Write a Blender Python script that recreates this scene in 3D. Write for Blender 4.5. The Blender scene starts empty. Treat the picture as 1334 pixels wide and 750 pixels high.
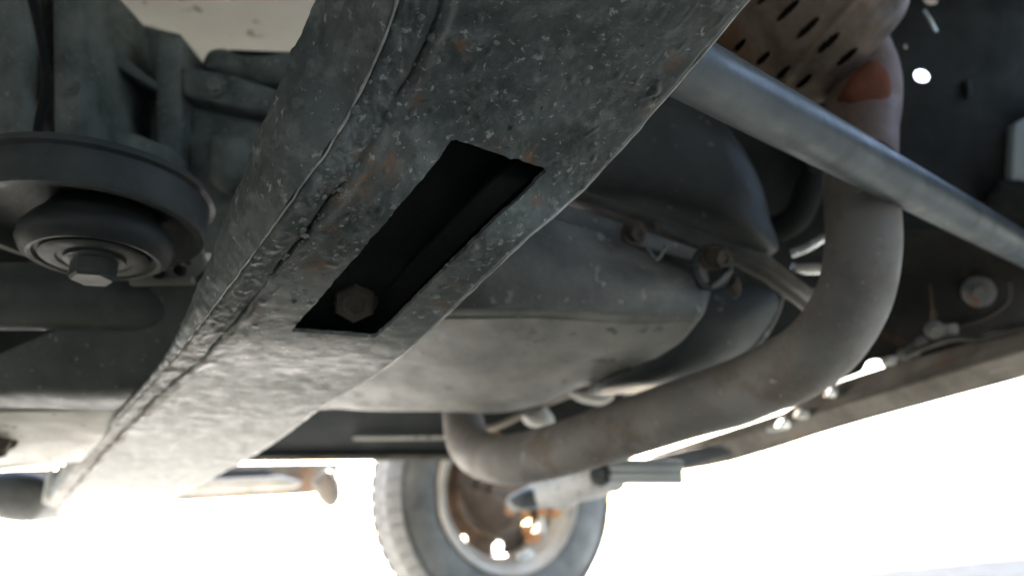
import bpy, bmesh, math, random
from mathutils import Vector, Matrix, noise
from mathutils.geometry import tessellate_polygon
random.seed(7)
S = bpy.context.scene
COL = S.collection
R = math.radians

# ------------------------------------------------------------------ camera
CAM_H, PITCH, F = 0.19, R(17.2), 1047.0           # metres, radians, focal length in photo pixels
SP, CP = math.sin(PITCH), math.cos(PITCH)
cam = bpy.data.cameras.new('camera')
cam.sensor_width = 36; cam.lens = 36 * F / 1334
cam.clip_start = 0.02; cam.clip_end = 2000
cam.dof.use_dof = True; cam.dof.focus_distance = 0.49; cam.dof.aperture_fstop = 4.8
co = bpy.data.objects.new('camera', cam); COL.objects.link(co)
co.location = (0, 0, CAM_H); co.rotation_euler = (math.pi/2 + PITCH, 0, 0)
S.camera = co

# ------------------------------------------------------------------ light
SUN_EL, SUN_AZ = R(25), R(-10)                     # sun stands ahead of the camera, a little to the left
w = bpy.data.worlds.new('World'); S.world = w; w.use_nodes = True
nt = w.node_tree
sky = nt.nodes.new('ShaderNodeTexSky'); sky.sky_type = 'NISHITA'; sky.sun_disc = False
sky.sun_elevation = SUN_EL; sky.sun_rotation = SUN_AZ; sky.dust_density = 3.0
bg = nt.nodes['Background']; bg.inputs['Strength'].default_value = 0.15
nt.links.new(sky.outputs[0], bg.inputs['Color'])
sl = bpy.data.lights.new('sun', 'SUN'); sl.energy = 5; sl.angle = R(0.6); sl.color = (1, .96, .9)
so = bpy.data.objects.new('sun', sl); COL.objects.link(so)
sd = Vector((math.sin(SUN_AZ)*math.cos(SUN_EL), math.cos(SUN_AZ)*math.cos(SUN_EL), math.sin(SUN_EL)))
so.rotation_euler = (-sd).to_track_quat('-Z', 'Y').to_euler()
vs = S.view_settings
vs.view_transform = 'Standard'; vs.look = 'None'; vs.gamma = 1; vs.use_curve_mapping = False
vs.exposure = 3.45
try:
    S.cycles.max_bounces = 10; S.cycles.diffuse_bounces = 6; S.cycles.glossy_bounces = 5
except Exception: pass

# ------------------------------------------------------------------ helpers
def P(px, py, d):
    """photo pixel + distance along the viewing axis -> point in the place"""
    x, y = (px-667)/F*d, (375-py)/F*d
    return Vector((x, d*CP - y*SP, CAM_H + d*SP + y*CP))
def PZ(px, py, z):
    """photo pixel + height above the lens -> point"""
    return P(px, py, z/(SP + (375-py)/F*CP))
UP = Vector((0, 0, 1))

def mat(name, cols, rough=.6, metal=0, scale=30, bump=.3, bscale=None, spots=None, spot_scale=200, spot_thr=.7,
        rust=None, rust_scale=14, rust_thr=.6, spec=.5, stretch=None, bdist=.004, coat=0):
    m = bpy.data.materials.new(name); m.use_nodes = True
    t = m.node_tree; N = t.nodes; Lk = t.links.new
    b = N['Principled BSDF']
    b.inputs['Metallic'].default_value = metal
    b.inputs['Specular IOR Level'].default_value = spec
    b.inputs['Coat Weight'].default_value = coat
    tc = N.new('ShaderNodeTexCoord'); src = tc.outputs['Object']
    if stretch:
        mp = N.new('ShaderNodeMapping'); mp.inputs['Scale'].default_value = stretch
        Lk(src, mp.inputs[0]); src = mp.outputs[0]
    def nz(sc, det=6, ro=.6):
        n = N.new('ShaderNodeTexNoise'); n.inputs['Scale'].default_value = sc
        n.inputs['Detail'].default_value = det; n.inputs['Roughness'].default_value = ro
        Lk(src, n.inputs['Vector']); return n.outputs['Fac']
    def ramp(fac, stops):
        r = N.new('ShaderNodeValToRGB'); e = r.color_ramp.elements
        while len(e) < len(stops): e.new(.5)
        for k, (p, c) in enumerate(stops):
            e[k].position = p; e[k].color = (*c, 1) if len(c) == 3 else c
        Lk(fac, r.inputs[0]); return r.outputs[0]
    def mix(fac, a, c):
        x = N.new('ShaderNodeMix'); x.data_type = 'RGBA'
        Lk(fac, x.inputs[0])
        for sock, v in ((6, a), (7, c)):
            if isinstance(v, tuple): x.inputs[sock].default_value = (*v, 1)
            else: Lk(v, x.inputs[sock])
        return x.outputs[2]
    n1 = nz(scale)
    k = len(cols)
    c = ramp(n1, [(.32 + .36*i/max(1, k-1), cols[i]) for i in range(k)])
    if rust:
        f = ramp(nz(rust_scale, 8, .7), [(rust_thr-.04, (0, 0, 0)), (rust_thr+.06, (1, 1, 1))])
        c = mix(f, c, rust)
    if spots:
        f = ramp(nz(spot_scale, 2, .5), [(spot_thr-.02, (0, 0, 0)), (spot_thr+.03, (1, 1, 1))])
        c = mix(f, c, spots)
    Lk(c, b.inputs['Base Color'])
    rr = ramp(nz(scale*1.7), [(.3, (max(0, rough-.12),)*3), (.7, (min(1, rough+.14),)*3)])
    Lk(rr, b.inputs['Roughness'])
    if bump:
        bp = N.new('ShaderNodeBump'); bp.inputs['Strength'].default_value = bump; bp.inputs['Distance'].default_value = bdist
        Lk(nz(bscale or scale*4, 8, .7), bp.inputs['Height']); Lk(bp.outputs[0], b.inputs['Normal'])
    return m

M = {}
M['cast']   = mat('cast_aluminium', [(.095, .11, .102), (.19, .21, .196), (.28, .295, .275)], .7, 0, 22, .5, 120, (.32, .32, .29), 160, .68)
M['mount']  = mat('dark_mount_steel', [(.04, .046, .045), (.075, .082, .08)], .5, 0, 30, .25, 200, rust=(.16, .09, .05), rust_thr=.68)
M['rubber'] = mat('mount_rubber', [(.026, .029, .029), (.05, .053, .052)], .55, 0, 25, .2, 260)
M['black']  = mat('black_paint', [(.018, .022, .022), (.036, .041, .04)], .5, 0, 18, .2, 150, (.12, .12, .115), 260, .76)
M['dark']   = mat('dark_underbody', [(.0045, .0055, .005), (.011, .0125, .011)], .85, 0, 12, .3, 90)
M['brown']  = mat('dirty_brown_steel', [(.11, .094, .077), (.2, .175, .148), (.28, .25, .215)], .7, 0, 14, .35, 90, rust=(.25, .13, .07), rust_thr=.63, rust_scale=9)
M['gusset'] = mat('gusset_paint', [(.042, .05, .05), (.075, .085, .085)], .55, 0, 24, .3, 150, (.2, .2, .19), 150, .7)
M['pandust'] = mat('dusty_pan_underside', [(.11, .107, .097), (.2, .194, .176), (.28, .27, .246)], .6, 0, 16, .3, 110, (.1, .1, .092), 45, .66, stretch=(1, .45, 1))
M['lip'] = mat('grimy_lip', [(.045, .04, .034), (.09, .08, .068), (.13, .118, .1)], .65, 0, 20, .3, 100)
M['pan']    = mat('pan_steel', [(.07, .077, .078), (.14, .143, .14), (.25, .245, .225)], .5, 0, 13, .4, 110, (.28, .28, .26), 75, .66)
M['silver'] = mat('silver_bar', [(.055, .068, .075), (.125, .142, .152)], .45, .2, 18, .12, 220, (.62, .6, .56), 70, .78)
M['pipe']   = mat('exhaust_steel', [(.17, .155, .147), (.23, .21, .2), (.25, .225, .205), (.31, .285, .27)], .66, .1, 11, .25, 190, (.36, .33, .3), 90, .7, rust=(.195, .155, .128), rust_thr=.55, rust_scale=9)
M['shield'] = mat('heat_shield', [(.07, .048, .034), (.13, .09, .066), (.2, .145, .11), (.13, .072, .042)], .68, .15, 16, .25, 90, rust=(.19, .105, .06), rust_thr=.55, rust_scale=12)
M['catcore']= mat('catalyst_core', [(.02, .018, .016), (.04, .03, .025)], .8, 0, 20, .2)
M['orange'] = mat('orange_rust', [(.12, .03, .012), (.19, .052, .02)], .85, 0, 60, .5, 300)
M['cone']   = mat('rusty_cone', [(.15, .1, .085), (.23, .16, .135)], .65, .2, 25, .2)
M['cream']  = mat('cream_floor_paint', [(.42, .41, .36), (.52, .51, .46)], .5, 0, 6, .1, 40, (.2, .18, .15), 22, .66)
M['sill']   = mat('sill_paint', [(.04, .046, .05), (.065, .07, .075)], .5, 0, 10, .1)
M['pale']   = mat('pale_dusty_metal', [(.32, .31, .28), (.5, .48, .44)], .55, 0, 14, .2, 80, (.12, .1, .08), 70, .66)
M['beige']  = mat('beige_trim', [(.24, .22, .185), (.33, .31, .265)], .5, 0, 8, .1)
M['tyre']   = mat('tyre_rubber', [(.075, .073, .067), (.125, .12, .11), (.18, .172, .155)], .85, 0, 12, .3, 120)
M['tread']  = mat('tread_dust', [(.13, .128, .12), (.22, .21, .195)], .9, 0, 40, .4, 150)
M['rim']    = mat('rim_steel', [(.4, .34, .27), (.55, .48, .4)], .4, .5, 14, .1)
M['rustd']  = mat('rusty_disc', [(.09, .065, .048), (.17, .12, .085)], .8, .1, 30, .4, 100)
M['nut']    = mat('rusty_nut', [(.4, .17, .06), (.55, .27, .11)], .7, .1, 60, .3)
M['light']  = mat('light_alloy', [(.5, .5, .48), (.62, .61, .59)], .45, .3, 20, .15)
M['chrome'] = mat('bright_fitting', [(.7, .72, .74), (.8, .8, .8)], .18, .9, 20, .02)
M['wire']   = mat('wire_sheath', [(.3, .26, .2), (.4, .36, .3)], .6, 0, 30, .1)
M['bluegrey'] = mat('blue_grey_cover', [(.28, .33, .36), (.34, .39, .42)], .5, 0, 10, .1)
M['edge']   = mat('worn_edge', [(.3, .305, .3), (.52, .52, .5), (.66, .65, .62)], .45, .3, 60, .5, 260, rust=(.3, .16, .08), rust_thr=.66, rust_scale=40)
M['bolt']   = mat('bolt_steel', [(.16, .16, .15), (.26, .26, .25)], .45, .5, 60, .3, 300, rust=(.3, .13, .06), rust_thr=.6, rust_scale=40)
M['boltr']  = mat('rusty_bolt', [(.06, .045, .036), (.12, .095, .075)], .7, .2, 60, .4, 300)
M['concrete'] = mat('pale_concrete', [(.38, .375, .36), (.47, .465, .445)], .85, 0, 3, .3, 60)
M['road'] = mat('road_asphalt', [(.012, .015, .019), (.03, .035, .042), (.06, .067, .076)], .95, 0, 5, .5, 14, spec=.02)
M['asphalt']  = mat('grey_tarmac', [(.08, .083, .075), (.165, .17, .152), (.25, .255, .232)], .9, 0, 9, .6, 30, spec=.03)

M['spatter'] = mat('grey_spatter', [(.07, .08, .08), (.18, .19, .185), (.36, .365, .35)], .6, 0, 110, .3, 300)
def hero_material():
    """chipped black paint: grime and rust follow vertex masks (real dirt), fine relief by noise"""
    m = bpy.data.materials.new('chipped_black_paint'); m.use_nodes = True
    t = m.node_tree; N = t.nodes; Lk = t.links.new; b = N['Principled BSDF']
    tc = N.new('ShaderNodeTexCoord'); src = tc.outputs['Object']
    def nz(sc, det=7, ro=.65, dist=0, vec=None):
        n = N.new('ShaderNodeTexNoise'); n.inputs['Scale'].default_value = sc; n.inputs['Detail'].default_value = det
        n.inputs['Roughness'].default_value = ro; n.inputs['Distortion'].default_value = dist
        Lk(vec or src, n.inputs['Vector']); return n.outputs['Fac']
    def ramp(f, a, c, lo=(0, 0, 0), hi=(1, 1, 1)):
        r = N.new('ShaderNodeValToRGB'); e = r.color_ramp.elements
        e[0].position = a; e[0].color = (*lo, 1); e[1].position = c; e[1].color = (*hi, 1); Lk(f, r.inputs[0]); return r.outputs[0]
    def mth(op, a, c=None):
        x = N.new('ShaderNodeMath'); x.operation = op; x.use_clamp = op in ('MULTIPLY', 'ADD')
        for i, v in enumerate((a, c)):
            if v is None: continue
            if isinstance(v, (int, float)): x.inputs[i].default_value = v
            else: Lk(v, x.inputs[i])
        return x.outputs[0]
    def mix(f, a, c):
        x = N.new('ShaderNodeMix'); x.data_type = 'RGBA'; Lk(f, x.inputs[0])
        for s_, v in ((6, a), (7, c)):
            if isinstance(v, tuple): x.inputs[s_].default_value = (*v, 1)
            else: Lk(v, x.inputs[s_])
        return x.outputs[2]
    def attr(n):
        a = N.new('ShaderNodeAttribute'); a.attribute_name = n; return a.outputs['Fac']
    base = ramp(nz(22, 7, .68), .36, .64, (.036, .045, .046), (.12, .138, .138))
    grime = ramp(nz(58, 8, .7, .2), .5, .64)
    c = mix(mth('MULTIPLY', grime, .6), base, (.25, .265, .257))
    mapn = N.new('ShaderNodeMapping'); mapn.inputs['Scale'].default_value = (16, 95, 95); mapn.inputs['Rotation'].default_value = (0, 0, R(-22))
    Lk(src, mapn.inputs[0])
    streak = ramp(nz(1.0, 7, .7, .5, mapn.outputs[0]), .36, .66)
    pale_mask = mth('MULTIPLY', attr('dust'), mth('ADD', mth('MULTIPLY', streak, .55), .45))
    c = mix(mth('MULTIPLY', pale_mask, .9), c, (.215, .215, .202))  # streaked paler grey, stronger past the bend
    chips = ramp(nz(150, 5, .62, .4), .625, .655)
    c = mix(mth('MULTIPLY', chips, .8), c, (.42, .43, .42))
    big = ramp(nz(85, 6, .65, .2), .655, .69)
    c = mix(mth('MULTIPLY', big, .6), c, (.34, .345, .33))
    pits = ramp(nz(150, 4, .6), .28, .34, (1, 1, 1), (0, 0, 0))
    c = mix(mth('MULTIPLY', pits, .8), c, (.012, .012, .01))
    rn = ramp(nz(110, 9, .8), .45, .62)
    c = mix(mth('MULTIPLY', attr('rust'), rn), c, (.25, .115, .055))
    rs = ramp(nz(30, 9, .8), .67, .74)
    c = mix(mth('MULTIPLY', rs, .35), c, (.14, .095, .065))
    Lk(c, b.inputs['Base Color'])
    rg = ramp(nz(60, 6), .3, .7, (.42,)*3, (.66,)*3)
    Lk(mix(attr('rust'), rg, (.8, .8, .8)), b.inputs['Roughness'])
    b.inputs['Specular IOR Level'].default_value = .6
    vo = N.new('ShaderNodeTexVoronoi'); vo.feature = 'SMOOTH_F1'; vo.inputs['Scale'].default_value = 120; vo.inputs['Randomness'].default_value = 1
    Lk(src, vo.inputs['Vector'])
    lum = mth('MULTIPLY', ramp(vo.outputs['Distance'], .12, .42, (1, 1, 1), (0, 0, 0)), ramp(nz(26, 4), .48, .62))
    h = mth('ADD', mth('ADD', mth('MULTIPLY', nz(60, 7, .6), .5), mth('MULTIPLY', nz(190, 4, .55), .16)), mth('ADD', mth('MULTIPLY', lum, .3), mth('MULTIPLY', chips, .12)))
    bp = N.new('ShaderNodeBump'); bp.inputs['Distance'].default_value = .004
    st = N.new('ShaderNodeMapRange'); st.inputs['To Min'].default_value = .36; st.inputs['To Max'].default_value = .12
    Lk(attr('dust'), st.inputs['Value']); Lk(st.outputs[0], bp.inputs['Strength'])
    Lk(h, bp.inputs['Height']); Lk(bp.outputs[0], b.inputs['Normal'])
    return m
M['hero'] = hero_material()

# the car: everything under it moves together, so it is one thing
car = bpy.data.objects.new('car', None); COL.objects.link(car)
car.location = (0.0, 1.0, 0.0); car.empty_display_size = .2
car['label'] = 'underside of a car with dirty black crossmember, exhaust pipe and front wheel'
car['category'] = 'car'

def link(name, me, m, parent=None, label=None, smooth=True, kind=None):
    lo = Vector((1e9,)*3); hi = -lo
    for v in me.vertices:
        for i in range(3):
            lo[i] = min(lo[i], v.co[i]); hi[i] = max(hi[i], v.co[i])
    c = (lo+hi)/2
    me.transform(Matrix.Translation(-c))
    o = bpy.data.objects.new(name, me); COL.objects.link(o)
    WORLD[o.name] = c.copy()
    if parent is not None:
        pw = WORLD.get(parent.name, parent.location)
        o.parent = parent; o.location = c - pw
    else: o.location = c
    if m: me.materials.append(M[m])
    if smooth:
        for p in me.polygons: p.use_smooth = True
    if label: o['label'] = label
    if kind: o['kind'] = kind
    return o
WORLD = {'car': car.location.copy()}

def fin(bm, name, m, parent=None, label=None, smooth=True, sharp=35, bevel=0, kind=None, fix=True):
    if fix: bmesh.ops.recalc_face_normals(bm, faces=bm.faces)
    me = bpy.data.meshes.new(name); bm.to_mesh(me); bm.free()
    o = link(name, me, m, parent, label, smooth, kind)
    if bevel:
        md = o.modifiers.new('bevel', 'BEVEL'); md.width = bevel; md.segments = 3; md.limit_method = 'ANGLE'; md.angle_limit = R(30)
    elif smooth and sharp:
        me.set_sharp_from_angle(angle=R(sharp))
    return o

def cr(p0, p1, p2, p3, t):
    return .5*((2*p1) + (p2-p0)*t + (2*p0-5*p1+4*p2-p3)*t*t + (3*p1-p0-3*p2+p3)*t*t*t)
def spline(pts, n):
    out = []
    k = len(pts)
    for i in range(k-1):
        a = pts[max(0, i-1)]; b = pts[i]; c = pts[i+1]; d = pts[min(k-1, i+2)]
        for j in range(n): out.append(cr(a, b, c, d, j/n))
    out.append(pts[-1].copy() if isinstance(pts[-1], Vector) else pts[-1])
    return out

def tube(bm, pts, rad, seg=20, n=8, smooth=True, cap=True):
    path = spline(pts, n) if smooth and len(pts) > 2 else list(pts)
    if isinstance(rad, (int, float)): rs = [rad]*len(path)
    else: rs = spline([float(r) for r in rad], n) if smooth and len(pts) > 2 else list(rad)
    t0 = (path[1]-path[0]).normalized()
    u = t0.cross(UP if abs(t0.z) < .9 else Vector((1, 0, 0))).normalized()
    rings = []
    for i, p in enumerate(path):
        t = (path[min(i+1, len(path)-1)] - path[max(0, i-1)]).normalized()
        u = (u - t*u.dot(t)).normalized(); v = t.cross(u)
        rings.append([bm.verts.new(p + (u*math.cos(a)+v*math.sin(a))*rs[i]) for a in [2*math.pi*k/seg for k in range(seg)]])
    for a, b in zip(rings, rings[1:]):
        for k in range(seg): bm.faces.new((a[k], a[(k+1) % seg], b[(k+1) % seg], b[k]))
    if cap: bm.faces.new(rings[0][::-1]); bm.faces.new(rings[-1])

def frame(ax):
    ax = ax.normalized(); u = ax.cross(UP if abs(ax.z) < .9 else Vector((1, 0, 0))).normalized()
    return ax, u, ax.cross(u)
def lathe(bm, o, ax, prof, seg=48, closed=False, rot=0):
    """prof: list of (distance along axis, radius)"""
    ax, u, v = frame(ax); rings = []
    for h, r in prof:
        c = o + ax*h
        if r < 1e-6: rings.append([bm.verts.new(c)])
        else: rings.append([bm.verts.new(c + (u*math.cos(rot+2*math.pi*k/seg)+v*math.sin(rot+2*math.pi*k/seg))*r) for k in range(seg)])
    pr = list(zip(rings, rings[1:])) + ([(rings[-1], rings[0])] if closed else [])
    for a, b in pr:
        for k in range(seg):
            q = (k+1) % seg
            if len(a) == 1 and len(b) == 1: continue
            if len(a) == 1: bm.faces.new((a[0], b[q], b[k]))
            elif len(b) == 1: bm.faces.new((a[k], a[q], b[0]))
            else: bm.faces.new((a[k], a[q], b[q], b[k]))

def slab(bm, poly, d, thick=.02, back=Vector((0, 1, .12))):
    """px polygon (x, y) or (x, y, d) -> solid plate of real thickness"""
    f = [P(p[0], p[1], p[2] if len(p) > 2 else d) for p in poly]
    bk = back.normalized()*thick
    a = [bm.verts.new(p) for p in f]; b = [bm.verts.new(p+bk) for p in f]
    bm.faces.new(a); bm.faces.new(b[::-1]); n = len(f)
    for i in range(n): bm.faces.new((a[i], b[i], b[(i+1) % n], a[(i+1) % n]))

def part_slab(name, m, poly, d, thick=.02, parent=None, label=None, bevel=.003, back=Vector((0, 1, .12))):
    bm = bmesh.new(); slab(bm, poly, d, thick, back)
    return fin(bm, name, m, parent or car, label, bevel=bevel)

def pillow(bm, poly, d, bulge, thick=.05, steps=5, n=6):
    """bulged casting with a solid back"""
    ring = spline([Vector((p[0], p[1], p[2] if len(p) > 2 else d)) for p in poly + [poly[0]]], n)[:-1]
    c = sum(ring, Vector())/len(ring)
    bk = Vector((0, 1, .1)).normalized()*thick
    loops = [[bm.verts.new(P(q.x, q.y, q.z)+bk) for q in ring]]
    for s in range(steps+1):
        t = s/(steps+.6); sc = math.cos(t*math.pi/2); k = math.sin(t*math.pi/2)
        sc = sc**.7 if s else 1
        loops.append([bm.verts.new(P(c.x+(q.x-c.x)*sc, c.y+(q.y-c.y)*sc, q.z+(c.z-q.z)*(1-sc)-bulge*k)) for q in ring])
    for a, b in zip(loops, loops[1:]):
        for k in range(len(ring)):
            q = (k+1) % len(ring); bm.faces.new((a[k], a[q], b[q], b[k]))
    bm.faces.new(loops[-1]); bm.faces.new(loops[0][::-1])
def part_pillow(name, m, poly, d, bulge, thick=.05, parent=None, label=None):
    bm = bmesh.new(); pillow(bm, poly, d, bulge, thick)
    return fin(bm, name, m, parent or car, label, sharp=60)
def part_tube(name, m, pts, rad, parent=None, label=None, seg=20, n=8):
    bm = bmesh.new(); tube(bm, [P(*p) if not isinstance(p, Vector) else p for p in pts], rad, seg, n)
    return fin(bm, name, m, parent or car, label, sharp=50)

def bolt(o, ax, r, h, m, parent, washer=1.5, name='bolt', rot=.3, label=None):
    bm = bmesh.new()
    lathe(bm, o, ax, [(-.004, 0), (-.004, r*washer), (.001, r*washer), (.0018, r*washer*.96), (.0018, 0)], 28)
    lathe(bm, o, ax, [(.0012, 0), (.0012, r), (h*.85, r), (h, r*.88), (h, r*.55), (h*.9, r*.45), (h*.9, 0)], 6, rot=rot)
    return fin(bm, name, m, parent, label, sharp=25)

def loft(bm, rows, nu=8, nv=8):
    """smooth surface through a net of points rows[i][j]"""
    dense = [spline(r, nu) for r in rows]
    cols = list(zip(*dense)); dc = [spline(list(c), nv) for c in cols]
    g = [[bm.verts.new(p) for p in c] for c in dc]
    for i in range(len(g)-1):
        for j in range(len(g[0])-1):
            bm.faces.new((g[i][j], g[i+1][j], g[i+1][j+1], g[i][j+1]))
    return g

# ------------------------------------------------------------------ setting
def ground():
    bm = bmesh.new()
    for q in ((-400, -400), (400, -400), (400, 400), (-400, 400)): bm.verts.new((*q, 0))
    bm.faces.new(bm.verts)
    o = fin(bm, 'ground', 'concrete', smooth=False); o['kind'] = 'structure'; o['label'] = 'pale sunlit concrete ground around the car'
    bm = bmesh.new()
    def g(px, py):
        a = P(px, py, 1) - Vector((0, 0, CAM_H)); k = -CAM_H/a.z; return Vector((a.x*k, a.y*k, .004))
    A, B = g(1040, 752), g(1420, 716)
    # dark tarmac added unseen under the car to limit bounce light, edge bent likewise
    key = [Vector((-60, -2, 0)), Vector((-14, .9, 0)), Vector((-5, 1.5, 0)), Vector((-1.6, 1.35, 0)), Vector((0, 1.5, 0)), A, A.lerp(B, .5), B, B+(B-A)*3, B+(B-A)*9]
    edge = [p+Vector((0, 1, 0))*(.1*noise.noise(p*1.7)+.03*noise.noise(p*9)) for p in spline(key, 40)]
    q = [None, None, Vector((200, -120, 0)), Vector((-60, -120, 0))]
    vv = [bm.verts.new((p.x, p.y, .004)) for p in edge+[q[2], q[3]]]
    bm.faces.new(vv)
    o = fin(bm, 'pavement', 'asphalt', smooth=False); o['kind'] = 'structure'; o['label'] = 'grey tarmac pavement under the car'
    bm = bmesh.new()
    vv = [p+Vector((0, 1, 0))*(.12*noise.noise(p*1.7)-.02*p.y) for p in spline([A+Vector((-.25, -.1, 0)), A, A.lerp(B, .5), B, B+(B-A)*3, B+(B-A)*9], 40)]
    bm.faces.new([bm.verts.new((p.x, p.y, .008)) for p in vv+[Vector((200, -110, 0)), Vector((1.2, -110, 0)), Vector((1.1, 1.2, 0))]])
    o = fin(bm, 'road', 'road', smooth=False); o['kind'] = 'structure'; o['label'] = 'blue-grey asphalt road in front of the car'
ground()

# car axes on the ground: across the car / along the car (front to the right)
AX, BX = Vector((-.42, .908, 0)), Vector((.908, .42, 0))
def carpt(l, a, z): return BX*l + AX*a + Vector((0, 0, z))

def floor_pan():
    bm = bmesh.new()
    z0 = CAM_H+.76
    nl, na = 44, 28
    L0, L1, A0, A1 = -3.0, 1.12, -1.3, 1.68
    def h(l, a): return z0 + .012*math.sin(l*9)*math.cos(a*5) + .01*noise.noise(Vector((l*3, a*3, 1)))
    g = [[bm.verts.new(carpt(L0+(L1-L0)*i/nl, A0+(A1-A0)*j/na, h(L0+(L1-L0)*i/nl, A0+(A1-A0)*j/na))) for j in range(na+1)] for i in range(nl+1)]
    top = [[bm.verts.new(v.co+UP*.3) for v in r] for r in g]
    for i in range(nl):
        for j in range(na):
            bm.faces.new((g[i][j], g[i+1][j], g[i+1][j+1], g[i][j+1])); bm.faces.new((top[i][j], top[i][j+1], top[i+1][j+1], top[i+1][j]))
    for i in range(nl):
        for j in (0, na): bm.faces.new((g[i][j], g[i+1][j], top[i+1][j], top[i][j]))
    for j in range(na):
        for i in (0, nl): bm.faces.new((g[i][j], g[i][j+1], top[i][j+1], top[i][j]))
    fin(bm, 'floor_pan', 'cream', car, 'pale cream painted floor pan above the gearbox', sharp=40)
    # outer body sides hanging from the floor, each a pressed panel of real thickness
    def side(name, l0, a0, l1, a1, zl, zh, label):
        bm = bmesh.new(); e = carpt(l1, a1, 0)-carpt(l0, a0, 0); n = Vector((-e.y, e.x, 0)).normalized()*.03
        k = 24; rows = []
        for i in range(k+1):
            p = carpt(l0+(l1-l0)*i/k, a0+(a1-a0)*i/k, 0)
            rows.append([bm.verts.new(q) for q in (p+UP*(zl+CAM_H), p+n*.7+UP*(zl+CAM_H+.01), p+n+UP*((zl+zh)/2+CAM_H), p+n*.8+UP*(zh+CAM_H), p+UP*(zh+CAM_H))])
        for r, q in zip(rows, rows[1:]):
            for j in range(5): bm.faces.new((r[j], r[(j+1) % 5], q[(j+1) % 5], q[j]))
        bm.faces.new(rows[0]); bm.faces.new(rows[-1][::-1])
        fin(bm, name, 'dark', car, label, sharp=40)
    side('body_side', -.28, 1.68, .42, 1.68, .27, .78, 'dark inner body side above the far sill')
    side('body_side', -3, 1.68, -.28, 1.68, -.06, .78, 'dark rear skirt on the far side')  # hung low out of view to keep side light off the crossmember wall
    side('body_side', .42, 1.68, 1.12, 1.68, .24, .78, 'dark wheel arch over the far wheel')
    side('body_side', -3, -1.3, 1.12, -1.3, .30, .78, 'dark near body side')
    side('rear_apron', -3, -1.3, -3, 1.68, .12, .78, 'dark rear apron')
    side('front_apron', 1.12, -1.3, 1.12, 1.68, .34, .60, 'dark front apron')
floor_pan()

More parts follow.
